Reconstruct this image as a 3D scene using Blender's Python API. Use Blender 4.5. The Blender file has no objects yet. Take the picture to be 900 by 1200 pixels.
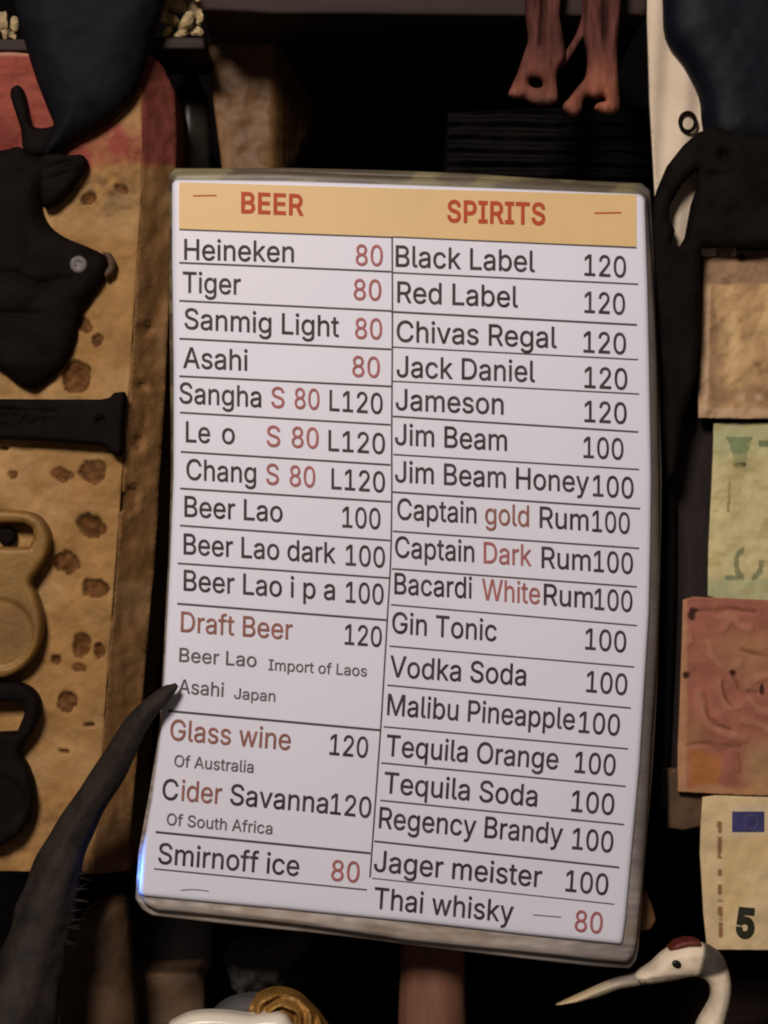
import bpy, bmesh, math, random, os
import numpy as np
from mathutils import Vector, Euler
from mathutils.geometry import delaunay_2d_cdt

random.seed(4)
scene = bpy.context.scene
COL = scene.collection

# ------------------------------------------------------------------ camera, light, exposure
S = 0.375e-3                     # metres per photo pixel on the menu's own plane (an A4 sheet)
cam_d = bpy.data.cameras.new('camera')
cam = bpy.data.objects.new('camera', cam_d)
COL.objects.link(cam)
cam.location = (0, -1.0, 0)
cam.rotation_euler = (math.radians(90), 0, 0)
cam_d.sensor_fit = 'VERTICAL'
cam_d.sensor_height = 24
cam_d.sensor_width = 18
cam_d.lens = 24 * 1.0 / (1200 * S)
cam_d.clip_start = 0.02
cam_d.clip_end = 50
cam_d.dof.use_dof = True
cam_d.dof.focus_distance = 0.985
cam_d.dof.aperture_fstop = 9.0
scene.camera = cam

world = bpy.data.worlds.new('World')
scene.world = world
world.use_nodes = True
world.node_tree.nodes['Background'].inputs[0].default_value = (1.0, 0.78, 0.62, 1)
world.node_tree.nodes['Background'].inputs[1].default_value = 0.06

def area(name, loc, target, size, power, color):
    l = bpy.data.lights.new(name, 'AREA')
    l.shape = 'DISK'; l.size = size; l.energy = power; l.color = color
    o = bpy.data.objects.new(name, l); COL.objects.link(o)
    o.location = loc
    o.rotation_euler = (Vector(target) - Vector(loc)).to_track_quat('-Z', 'Y').to_euler()
    return o
area('bar_lamp', (-0.36, -1.35, 0.70), (0, 0, 0.0), 0.34, 22.5, (1.0, 0.86, 0.74))

def spot(name, loc, target, power, color, angle, size=0.01):
    l = bpy.data.lights.new(name, 'SPOT')
    l.energy = power; l.color = color; l.spot_size = math.radians(angle); l.spot_blend = 0.6
    l.shadow_soft_size = size
    o = bpy.data.objects.new(name, l); COL.objects.link(o)
    o.location = loc
    o.rotation_euler = (Vector(target) - Vector(loc)).to_track_quat('-Z', 'Y').to_euler()
    return o

scene.view_settings.view_transform = 'Standard'
scene.view_settings.look = 'None'
scene.view_settings.exposure = 0.0
scene.view_settings.gamma = 1.0
scene.view_settings.use_curve_mapping = False
scene.cycles.filter_width = 2.0
scene.cycles.max_bounces = 6

# ------------------------------------------------------------------ helpers
def P(x, y, D=0.0):
    """photo pixel (900 x 1200) at D metres behind the menu plane -> world point"""
    k = S * (1.0 + D)
    return Vector(((x - 450) * k, D, (600 - y) * k))

# blue LED glow that catches the lower left corner of the menu holder
spot('blue_led', P(114, 1026, 0.009), P(166, 1022, 0.005), 0.11, (0.06, 0.22, 1.0), 68, 0.004)

_rng = np.random.RandomState(11)
_tab = _rng.rand(64, 64)
def vnoise(x, y):
    x = np.asarray(x, float); y = np.asarray(y, float)
    xi = np.floor(x).astype(int); yi = np.floor(y).astype(int)
    fx = x - xi; fy = y - yi
    fx = fx * fx * (3 - 2 * fx); fy = fy * fy * (3 - 2 * fy)
    g = lambda a, b: _tab[b % 64, a % 64]
    return (g(xi, yi) * (1 - fx) + g(xi + 1, yi) * fx) * (1 - fy) + (g(xi, yi + 1) * (1 - fx) + g(xi + 1, yi + 1) * fx) * fy
def fbm(x, y, o=4):
    t = 0; a = 0.5; n = 0
    for k in range(o):
        t = t + a * vnoise(x * 2 ** k + 17.3 * k, y * 2 ** k + 9.1 * k); n += a; a *= 0.5
    return t / n
def sst(a, b, x):
    t = np.clip((np.asarray(x, float) - a) / (b - a), 0, 1)
    return t * t * (3 - 2 * t)

def lin(r, g, b):
    f = lambda c: (c / 255 / 12.92) if c / 255 <= 0.04045 else ((c / 255 + 0.055) / 1.055) ** 2.4
    return np.array([f(r), f(g), f(b)])

def material(name, color, rough=0.6, var=0.25, scale=60, bump=0.15, bscale=None, spec=0.4, metal=0.0,
             attr=False, stretch=(1, 1, 1), coat=0.0, color2=None):
    m = bpy.data.materials.new(name); m.use_nodes = True
    nt = m.node_tree; N = nt.nodes; L = nt.links
    b = N['Principled BSDF']
    b.inputs['Roughness'].default_value = rough
    b.inputs['Specular IOR Level'].default_value = spec
    b.inputs['Metallic'].default_value = metal
    b.inputs['Coat Weight'].default_value = coat
    tc = N.new('ShaderNodeTexCoord'); mp = N.new('ShaderNodeMapping')
    mp.inputs['Scale'].default_value = stretch
    L.new(tc.outputs['Object'], mp.inputs['Vector'])
    n1 = N.new('ShaderNodeTexNoise'); n1.inputs['Scale'].default_value = scale; n1.inputs['Detail'].default_value = 6
    n1.inputs['Roughness'].default_value = 0.62
    L.new(mp.outputs['Vector'], n1.inputs['Vector'])
    ra = N.new('ShaderNodeMapRange')
    ra.inputs['From Min'].default_value = 0.3; ra.inputs['From Max'].default_value = 0.7
    ra.inputs['To Min'].default_value = 1 - var; ra.inputs['To Max'].default_value = 1 + var
    L.new(n1.outputs['Fac'], ra.inputs['Value'])
    mul = N.new('ShaderNodeMix'); mul.data_type = 'RGBA'; mul.blend_type = 'MULTIPLY'
    mul.inputs['Factor'].default_value = 1.0
    if attr:
        at = N.new('ShaderNodeAttribute'); at.attribute_name = 'Col'
        L.new(at.outputs['Color'], mul.inputs['A'])
    elif color2 is not None:
        mx = N.new('ShaderNodeMix'); mx.data_type = 'RGBA'
        n3 = N.new('ShaderNodeTexNoise'); n3.inputs['Scale'].default_value = scale * 0.35; n3.inputs['Detail'].default_value = 4
        L.new(mp.outputs['Vector'], n3.inputs['Vector'])
        r3 = N.new('ShaderNodeMapRange'); r3.inputs['From Min'].default_value = 0.4; r3.inputs['From Max'].default_value = 0.62
        L.new(n3.outputs['Fac'], r3.inputs['Value']); L.new(r3.outputs['Result'], mx.inputs['Factor'])
        mx.inputs['A'].default_value = (*color, 1); mx.inputs['B'].default_value = (*color2, 1)
        L.new(mx.outputs['Result'], mul.inputs['A'])
    else:
        mul.inputs['A'].default_value = (*color, 1)
    L.new(ra.outputs['Result'], mul.inputs['B'])
    L.new(mul.outputs['Result'], b.inputs['Base Color'])
    rr = N.new('ShaderNodeMapRange'); rr.inputs['To Min'].default_value = max(0, rough - 0.12); rr.inputs['To Max'].default_value = min(1, rough + 0.12)
    L.new(n1.outputs['Fac'], rr.inputs['Value']); L.new(rr.outputs['Result'], b.inputs['Roughness'])
    if bump > 0:
        n2 = N.new('ShaderNodeTexNoise'); n2.inputs['Scale'].default_value = bscale or scale * 3; n2.inputs['Detail'].default_value = 5
        L.new(mp.outputs['Vector'], n2.inputs['Vector'])
        bp = N.new('ShaderNodeBump'); bp.inputs['Strength'].default_value = bump; bp.inputs['Distance'].default_value = 0.002
        L.new(n2.outputs['Fac'], bp.inputs['Height']); L.new(bp.outputs['Normal'], b.inputs['Normal'])
    return m

def tag(o, label=None, cat=None, group=None, kind=None):
    if label: o['label'] = label
    if cat: o['category'] = cat
    if group: o['group'] = group
    if kind: o['kind'] = kind
    return o

def empty(name, loc, label, cat, group=None):
    o = bpy.data.objects.new(name, None); COL.objects.link(o)
    o.empty_display_size = 0.02
    o.location = loc
    return tag(o, label, cat, group)

def link_mesh(name, verts, faces, mat, parent=None, colors=None, smooth=None):
    loc = parent.location if parent is not None and parent.type == 'EMPTY' else Vector((0, 0, 0))
    if parent is None:
        a = np.array([tuple(v) for v in verts]); c = (a.min(0) + a.max(0)) / 2
        loc = Vector(c)
    me = bpy.data.meshes.new(name)
    off = ROOT.get(parent.name, loc) if parent is not None else loc
    me.from_pydata([tuple(Vector(v) - off) for v in verts], [], faces)
    if colors is not None:
        ca = me.color_attributes.new('Col', 'FLOAT_COLOR', 'POINT')
        buf = np.ones((len(verts), 4), np.float32); buf[:, :3] = colors
        ca.data.foreach_set('color', buf.ravel())
    bm = bmesh.new(); bm.from_mesh(me)
    bmesh.ops.recalc_face_normals(bm, faces=bm.faces)
    bm.to_mesh(me); bm.free()
    if smooth is None:
        me.polygons.foreach_set('use_smooth', [True] * len(me.polygons))
    else:
        me.polygons.foreach_set('use_smooth', smooth)
    me.materials.append(mat)
    o = bpy.data.objects.new(name, me); COL.objects.link(o)
    if parent is not None:
        o.parent = parent
        ROOT[o.name] = off
    else:
        o.location = loc
        ROOT[o.name] = loc
    return o
ROOT = {}

def crom(pts, n=6, closed=True):
    """Catmull-Rom smoothing of an outline"""
    out = []; m = len(pts)
    rng = range(m) if closed else range(m - 1)
    g = (lambda i: np.array(pts[i % m], float)) if closed else (lambda i: np.array(pts[min(max(i, 0), m - 1)], float))
    for i in rng:
        p0, p1, p2, p3 = g(i - 1), g(i), g(i + 1), g(i + 2)
        for k in range(n):
            t = k / n
            out.append(0.5 * ((2 * p1) + (-p0 + p2) * t + (2 * p0 - 5 * p1 + 4 * p2 - p3) * t * t + (-p0 + 3 * p1 - 3 * p2 + p3) * t ** 3))
    if not closed: out.append(np.array(pts[-1], float))
    return [tuple(p) for p in out]

def densify(pts, step):
    out = []
    for i in range(len(pts)):
        a = np.array(pts[i], float); b = np.array(pts[(i + 1) % len(pts)], float)
        n = max(1, int(np.ceil(np.linalg.norm(b - a) / step)))
        for k in range(n): out.append(tuple(a + (b - a) * k / n))
    return out

def inside(poly, X, Y):
    r = np.zeros(X.shape, bool); n = len(poly)
    for i in range(n):
        x1, y1 = poly[i]; x2, y2 = poly[(i + 1) % n]
        if y1 == y2: continue
        c = ((y1 > Y) != (y2 > Y)) & (X < (x2 - x1) * (Y - y1) / (y2 - y1) + x1)
        r ^= c
    return r

def dist(polys, X, Y):
    d = np.full(X.shape, 1e9)
    for poly in polys:
        n = len(poly)
        for i in range(n):
            x1, y1 = poly[i]; x2, y2 = poly[(i + 1) % n]
            dx, dy = x2 - x1, y2 - y1; l2 = dx * dx + dy * dy
            if l2 < 1e-12: continue
            t = np.clip(((X - x1) * dx + (Y - y1) * dy) / l2, 0, 1)
            d = np.minimum(d, np.hypot(X - x1 - t * dx, Y - y1 - t * dy))
    return d

def relief(name, outline, D, thick, mat, parent=None, step=4, holes=(), R=6, dome=None, h=None, color=None,
           both=False, Dfun=None, smooth_outline=0):
    """A solid with the outline given in photo pixels, standing at D metres behind the menu plane and `thick` metres deep.
    The rim is rounded over R pixels by `dome` metres; h(x, y) adds carving towards the viewer (metres)."""
    if smooth_outline: outline = crom(outline, smooth_outline)
    outs = [densify(outline, step)] + [densify(q, step) for q in holes]
    xs = [p[0] for p in outs[0]]; ys = [p[1] for p in outs[0]]
    gx, gy = np.meshgrid(np.arange(min(xs) + step / 2, max(xs), step), np.arange(min(ys) + step / 2, max(ys), step))
    gx = gx + (np.arange(gx.shape[0]) % 2)[:, None] * step * 0.5
    gx = gx.ravel(); gy = gy.ravel()
    ok = inside(outs[0], gx, gy)
    for q in outs[1:]: ok &= ~inside(q, gx, gy)
    dg_ = dist(outs, gx, gy)
    ring_d = [d_ for d_ in (R * 0.08, R * 0.28, R * 0.6, R) if d_ <= 3.2 * step] if R > 0 else []
    ok &= dg_ > (ring_d[-1] + step * 0.4 if ring_d else step * 0.45)
    extra = []
    for qi, q in enumerate(outs):
        a = np.array(q); nx = np.roll(a, -1, 0) - np.roll(a, 1, 0)
        nx /= np.maximum(np.linalg.norm(nx, axis=1), 1e-9)[:, None]
        nn = np.stack([-nx[:, 1], nx[:, 0]], 1)
        ar = float(np.sum(a[:, 0] * np.roll(a[:, 1], -1) - a[:, 1] * np.roll(a[:, 0], -1)))
        if (ar < 0) != (qi > 0): nn = -nn
        for d_ in ring_d:
            e = a + nn * d_
            kk_ = inside(outs[0], e[:, 0], e[:, 1])
            for q2 in outs[1:]: kk_ &= ~inside(q2, e[:, 0], e[:, 1])
            kk_ &= dist(outs, e[:, 0], e[:, 1]) > d_ * 0.97
            extra += [tuple(p) for p in e[kk_]]
    rings = []; pts = []
    for q in outs:
        rings.append(list(range(len(pts), len(pts) + len(q)))); pts += q
    pts += list(zip(gx[ok], gy[ok])) + extra
    edges = []
    for r in rings: edges += [(r[i], r[(i + 1) % len(r)]) for i in range(len(r))]
    vo, eo, fo, ov, _, _ = delaunay_2d_cdt([Vector(p) for p in pts], edges, [], 0, 1e-5)
    V = np.array([tuple(v) for v in vo])
    remap = {}
    for i, src in enumerate(ov):
        for s_ in src: remap[s_] = i
    F = np.array([f for f in fo])
    cx = V[F, 0].mean(1); cy = V[F, 1].mean(1)
    k = inside(outs[0], cx, cy)
    for q in outs[1:]: k &= ~inside(q, cx, cy)
    F = F[k]
    d = dist(outs, V[:, 0], V[:, 1])
    if dome is None: dome = R * S
    hh = np.zeros(len(V))
    if R > 0:
        t = np.clip(d / R, 0, 1); prof = np.sqrt(np.clip(1 - (1 - t) ** 2, 0, 1)); hh = dome * prof
    base = np.full(len(V), D) if Dfun is None else D + Dfun(V[:, 0], V[:, 1])
    kk = S * (1 + D)
    X = (V[:, 0] - 450) * kk; Z = (600 - V[:, 1]) * kk
    carve = h(V[:, 0], V[:, 1]) if h is not None else 0
    front = np.stack([X, base - hh - carve, Z], 1)
    n = len(V)
    if both: back = np.stack([X, base + thick + hh, Z], 1)
    else: back = np.stack([X, base + thick, Z], 1)
    verts = np.concatenate([front, back])
    faces = [tuple(int(a) for a in f) for f in F] + [tuple(int(a) + n for a in f[::-1]) for f in F]
    sm = [True] * (2 * len(F))
    for r in rings:
        rr = [remap[i] for i in r]
        for i in range(len(rr)):
            a, b = rr[i], rr[(i + 1) % len(rr)]
            if a == b: continue
            faces.append((a, b, b + n, a + n)); sm.append(False)
    cols = None
    if color is not None:
        c = np.asarray(color(V[:, 0], V[:, 1]), float); cols = np.concatenate([c, c])
    return link_mesh(name, verts, faces, mat, parent, cols, sm)

def tube(name, pts, radii, mat, parent=None, seg=20, sub=6, ridge=None, cap=True, flat=1.0):
    """pts are world points, radii metres"""
    pr = [(p[0], p[1], p[2], r) for p, r in zip(pts, radii)]
    q = np.array(crom(pr, sub, closed=False))
    verts = []; faces = []; n = len(q)
    up = Vector((0.0, -1.0, 0.0))
    for i in range(n):
        a = Vector(q[max(i - 1, 0)][:3]); b = Vector(q[min(i + 1, n - 1)][:3])
        t = (b - a).normalized(); s = t.cross(up)
        s = s.normalized() if s.length > 1e-5 else Vector((1, 0, 0))
        u = s.cross(t).normalized(); c = Vector(q[i][:3]); r = max(q[i][3], 1e-5)
        for k in range(seg):
            an = 2 * math.pi * k / seg
            rr = r * (1 + (ridge(i / (n - 1), an) if ridge else 0))
            verts.append(c + s * math.cos(an) * rr + u * math.sin(an) * rr * flat)
    for i in range(n - 1):
        for k in range(seg):
            faces.append((i * seg + k, i * seg + (k + 1) % seg, (i + 1) * seg + (k + 1) % seg, (i + 1) * seg + k))
    if cap:
        faces.append(tuple(range(seg))); faces.append(tuple(range((n - 1) * seg, n * seg)))
    return link_mesh(name, verts, faces, mat, parent)

def lathe(name, axis_xy, D, prof, mat, parent=None, seg=32, axis='Z', wob=None):
    """prof: list of (photo row y, radius px); the axis stands upright at photo column axis_xy"""
    verts = []; faces = []; k = S * (1 + D)
    for (y, r) in prof:
        for i in range(seg):
            a = 2 * math.pi * i / seg
            rr = r * (1 + (wob(y, a) if wob else 0))
            verts.append(Vector(((axis_xy - 450) * k + math.cos(a) * rr * k, D + math.sin(a) * rr * k, (600 - y) * k)))
    n = len(prof)
    for j in range(n - 1):
        for i in range(seg):
            faces.append((j * seg + i, j * seg + (i + 1) % seg, (j + 1) * seg + (i + 1) % seg, (j + 1) * seg + i))
    faces.append(tuple(range(seg))); faces.append(tuple(range((n - 1) * seg, n * seg)))
    return link_mesh(name, verts, faces, mat, parent)

def disc_px(cx, cy, r, n=24, sx=1.0, sy=1.0, rot=0.0):
    out = []
    for i in range(n):
        a = 2 * math.pi * i / n
        x, y = math.cos(a) * r * sx, math.sin(a) * r * sy
        out.append((cx + x * math.cos(rot) - y * math.sin(rot), cy + x * math.sin(rot) + y * math.cos(rot)))
    return out

def box(name, x0, y0, x1, y1, D0, D1, mat, parent=None, R=3, step=12):
    return relief(name, [(x0, y0), (x1, y0), (x1, y1), (x0, y1)], D0, D1 - D0, mat, parent, step=step, R=R)

def dline(pts, x, y):
    d = np.full(np.shape(x), 1e9); q = crom(pts, 6, closed=False)
    for (x1, y1), (x2, y2) in zip(q[:-1], q[1:]):
        dx, dy = x2 - x1, y2 - y1; l2 = dx * dx + dy * dy + 1e-9
        t = np.clip(((x - x1) * dx + (y - y1) * dy) / l2, 0, 1); d = np.minimum(d, np.hypot(x - x1 - t * dx, y - y1 - t * dy))
    return d
def mixc(c, col, m): return c * (1 - m[:, None]) + np.asarray(col) * m[:, None]
def ell(x, y, cx, cy, rx, ry, p=1.0): return np.exp(-(((x - cx) / rx) ** 2 + ((y - cy) / ry) ** 2) ** p)
# ------------------------------------------------------------------ materials
M = {}
M['wall'] = material('dark_wall', (0.0022, 0.0018, 0.0022), 0.95, 0.5, 25, 0.4, spec=0.05)
M['shelf'] = material('dark_shelf_wood', (0.026, 0.016, 0.0145), 0.65, 0.5, 40, 0.3, spec=0.2, stretch=(0.15, 1, 1))
M['blackwood'] = material('blackened_wood', (0.0055, 0.0046, 0.005), 0.65, 0.5, 40, 0.3, stretch=(1, 1, 0.2), spec=0.15)
M['purplewood'] = material('dark_brown_wood', (0.017, 0.0115, 0.012), 0.7, 0.4, 50, 0.4, spec=0.2, stretch=(1, 1, 0.25))
M['board'] = material('pitted_tan_wood', (0.4, 0.25, 0.1), 0.62, 0.16, 90, 0.35, bscale=220, attr=True, spec=0.1)
M['iron'] = material('black_cast_iron', (0.0062, 0.0046, 0.0044), 0.75, 0.5, 70, 0.2, bscale=200, spec=0.05)
M['antler'] = material('blue_black_enamel', (0.0058, 0.0060, 0.0088), 0.65, 0.5, 30, 0.15, bscale=150, spec=0.08)
M['screw'] = material('dull_steel', (0.13, 0.12, 0.12), 0.6, 0.3, 300, 0.1, metal=0.2)
M['brass'] = material('worn_brass', (0.225, 0.125, 0.034), 0.5, 0.2, 120, 0.12, metal=0.1, spec=0.3, color2=(0.165, 0.085, 0.024))
M['paper'] = material('white_menu_paper', (0.69, 0.715, 0.865), 0.45, 0.035, 9, 0.06, bscale=14, spec=0.35)
M['band'] = material('amber_printed_band', (0.665, 0.47, 0.235), 0.5, 0.06, 20, 0.0, spec=0.35)
M['ink'] = material('black_print', (0.044, 0.039, 0.046), 0.6, 0.6, 130, 0.0, spec=0.2)
M['redink'] = material('red_print', (0.36, 0.125, 0.13), 0.6, 0.18, 260, 0.0, spec=0.2)
M['brownink'] = material('brown_red_print', (0.27, 0.115, 0.098), 0.6, 0.3, 260, 0.0, spec=0.2)
M['headink'] = material('heading_red_print', (0.42, 0.065, 0.022), 0.6, 0.1, 200, 0.0, spec=0.2)
M['greyink'] = material('grey_fine_print', (0.11, 0.10, 0.11), 0.6, 0.2, 260, 0.0, spec=0.2)
M['rule'] = material('ruled_line_print', (0.075, 0.062, 0.07), 0.6, 0.2, 150, 0.0, spec=0.2)
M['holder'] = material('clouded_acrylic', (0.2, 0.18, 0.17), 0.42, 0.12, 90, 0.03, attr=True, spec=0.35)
M['note'] = material('worn_note_paper', (0.5, 0.4, 0.3), 0.75, 0.10, 120, 0.3, bscale=160, attr=True, spec=0.2)
M['figure'] = material('painted_figure', (0.5, 0.4, 0.3), 0.5, 0.12, 90, 0.2, attr=True, spec=0.35)
M['puppet'] = material('puppet_paint', (0.5, 0.4, 0.3), 0.8, 0.2, 60, 0.2, attr=True, spec=0.08)
M['white'] = material('white_glaze', (0.72, 0.66, 0.58), 0.3, 0.06, 30, 0.05, spec=0.5)
M['cloth'] = material('white_cloth', (0.60, 0.51, 0.41), 0.85, 0.10, 40, 0.2)
M['gold'] = material('gilded_carving', (0.30, 0.16, 0.04), 0.45, 0.4, 70, 0.5, metal=0.2)
M['wood'] = material('brown_wood', (0.15, 0.075, 0.028), 0.6, 0.3, 60, 0.3, stretch=(1, 1, 0.3))
M['redwood'] = material('reddish_wood', (0.17, 0.078, 0.05), 0.6, 0.3, 60, 0.3, stretch=(1, 1, 0.3))
M['dimwood'] = material('dim_brown_wood', (0.075, 0.041, 0.021), 0.7, 0.5, 50, 0.4)
M['greycloth'] = material('grey_cloth', (0.06, 0.058, 0.062), 0.8, 0.5, 60, 0.4)
M['horn'] = material('dark_horn', (0.021, 0.0165, 0.0145), 0.7, 0.55, 50, 0.8, bscale=110, spec=0.16)
M['navy'] = material('blue_black_glaze', (0.0035, 0.0042, 0.0085), 0.5, 0.5, 30, 0.12, spec=0.09)
M['basket'] = material('dark_woven_cane', (0.0034, 0.0030, 0.0032), 0.7, 0.5, 120, 0.4, spec=0.08)
M['shell'] = material('cream_shell', (0.36, 0.275, 0.15), 0.55, 0.3, 120, 0.3)
M['bottle'] = material('smoky_glass', (0.030, 0.027, 0.022), 0.3, 0.5, 30, 0.1, spec=0.5)
M['eye'] = material('black_bead', (0.01, 0.008, 0.006), 0.3, 0.2, 200, 0.0)

# ------------------------------------------------------------------ the setting
w = box('wall', -700, -700, 1600, 1900, 0.26, 0.29, M['wall'], R=0, step=80); tag(w, kind='structure')

sh = relief('shelf', [(236, -40), (757, -40), (757, 18), (640, 20), (420, 17), (320, 17), (236, 12)], 0.03, 0.20, M['shelf'], R=4, step=10)
tag(sh, 'dark wooden shelf edge running across above the menu', 'shelf')

# ------------------------------------------------------------------ the menu
menu = empty('menu_sign', P(455, 1100, 0.01), 'white two column drinks price list with amber heading band in thick clear holder', 'menu')
ROOT[menu.name] = menu.location.copy()

def sheetD(x, y):
    u = (np.asarray(x, float) - 470) / 290; v = (np.asarray(y, float) - 660) / 440
    return 0.0028 * u * u + 0.0015 * v * v - 0.0012 * np.sin(2.4 * v + 0.8) * 0.6
holder_out = [(196, 203), (203, 195), (330, 195), (560, 203), (752, 213), (763, 222), (768, 300), (773, 430), (776, 560), (775, 680), (771, 800), (764, 920),
              (756, 1030), (750, 1110), (746, 1128), (738, 1137), (700, 1134), (560, 1118), (480, 1109), (360, 1093), (240, 1081), (178, 1075), (166, 1068), (158, 1055),
              (162, 1000), (174, 930), (186, 850), (192, 760), (197, 660), (199, 560), (199, 430), (197, 300)]
def shifted(out, top, bottom, side, ph):
    q = []
    for (x, y) in out:
        t = sst(205, 1120, y)
        q.append((x + side * (1 if x > 460 else -1) + 0.7 * math.sin(y * 0.02 + ph), y + top * (1 - t) + bottom * t + 0.8 * math.sin(x * 0.017 + ph)))
    return q
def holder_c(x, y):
    # streaks follow the laminate's edge; top has yellowish patches; dark top and pale lower rim are painted light
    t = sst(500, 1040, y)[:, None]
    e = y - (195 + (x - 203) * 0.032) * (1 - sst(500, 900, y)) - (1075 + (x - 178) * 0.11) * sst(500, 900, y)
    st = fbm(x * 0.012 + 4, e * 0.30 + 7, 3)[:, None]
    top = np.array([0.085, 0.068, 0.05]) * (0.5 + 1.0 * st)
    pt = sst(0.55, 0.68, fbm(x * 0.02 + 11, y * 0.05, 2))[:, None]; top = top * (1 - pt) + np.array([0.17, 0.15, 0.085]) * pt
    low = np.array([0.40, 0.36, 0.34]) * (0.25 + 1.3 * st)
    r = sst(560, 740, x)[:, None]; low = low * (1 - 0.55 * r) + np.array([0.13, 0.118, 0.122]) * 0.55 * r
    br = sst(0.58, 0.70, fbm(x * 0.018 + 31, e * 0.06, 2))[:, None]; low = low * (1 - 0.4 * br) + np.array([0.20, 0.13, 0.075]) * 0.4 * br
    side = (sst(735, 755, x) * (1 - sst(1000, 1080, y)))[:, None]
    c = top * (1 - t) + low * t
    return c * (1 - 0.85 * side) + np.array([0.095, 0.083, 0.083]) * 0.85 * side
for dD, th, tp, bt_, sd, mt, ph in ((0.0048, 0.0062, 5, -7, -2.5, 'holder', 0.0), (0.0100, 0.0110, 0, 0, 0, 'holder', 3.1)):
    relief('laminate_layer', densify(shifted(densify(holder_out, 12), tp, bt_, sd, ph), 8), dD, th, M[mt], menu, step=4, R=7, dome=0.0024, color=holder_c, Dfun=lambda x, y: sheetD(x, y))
sheet_out = [(200, 213), (204, 208), (330, 210), (560, 218), (752, 225), (758, 230), (761, 330), (763, 430), (765, 560), (764, 640), (762, 720), (757, 800), (751, 900),
             (742, 1000), (735, 1080), (731, 1110), (620, 1098), (492, 1083), (330, 1067), (168, 1053), (161, 1049),
             (165, 1000), (176, 940), (188, 850), (193, 760), (198, 660), (202, 560), (202, 430), (200, 300)]
sheet = relief('menu_sheet', sheet_out, 0.0, 0.0045, M['paper'], menu, step=5, R=6, dome=0.0022, Dfun=lambda x, y: sheetD(x, y) + 0.0022)

def on_sheet(x, y, lift):
    """points just proud of the sheet"""
    D = sheetD(x, y) - lift
    return P(x, y, float(D))

def strip(name, poly_rows, mat, parent, lift=0.0002):
    """poly_rows: list of (xa, ya, xb, yb) cross sections"""
    verts = []; faces = []
    for (xa, ya, xb, yb) in poly_rows:
        verts += [on_sheet(xa, ya, lift), on_sheet(xb, yb, lift)]
    for i in range(len(poly_rows) - 1):
        faces.append((2 * i, 2 * i + 1, 2 * i + 3, 2 * i + 2))
    return link_mesh(name, verts, faces, mat, parent)

def rule(x0, y0, x1, y1, w=1.8, name='ruled_line', mat=None, sag=0.0):
    n = 14; rows = []
    L_ = math.hypot(x1 - x0, y1 - y0); nx, ny = -(y1 - y0) / L_, (x1 - x0) / L_
    for i in range(n + 1):
        t = i / n; x = x0 + (x1 - x0) * t; y = y0 + (y1 - y0) * t + sag * 4 * t * (1 - t)
        rows.append((x - nx * w / 2, y - ny * w / 2, x + nx * w / 2, y + ny * w / 2))
    return strip(name, rows, mat or M['rule'], sheet, 0.00035)

# amber heading band, subdivided so it follows the sheet
rows = []
for i in range(21):
    t = i / 20; x = 210 + (746 - 210) * t
    rows.append((x, 213.5 + 15 * t, x, 268.5 + 20.5 * t))
vv = []; ff = []
for (xa, ya, xb, yb) in rows:
    for j in range(5): vv.append(on_sheet(xa + (xb - xa) * j / 4, ya + (yb - ya) * j / 4, 0.0002))
for i in range(20):
    for j in range(4): ff.append((i * 5 + j, i * 5 + j + 1, (i + 1) * 5 + j + 1, (i + 1) * 5 + j))
link_mesh('heading_band', vv, ff, M['band'], sheet)

FONT = None
fp = os.path.join(bpy.utils.resource_path('LOCAL'), 'datafiles', 'fonts', 'Inter.woff2')
try:
    if os.path.exists(fp): FONT = bpy.data.fonts.load(fp)
except Exception:
    FONT = None

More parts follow.
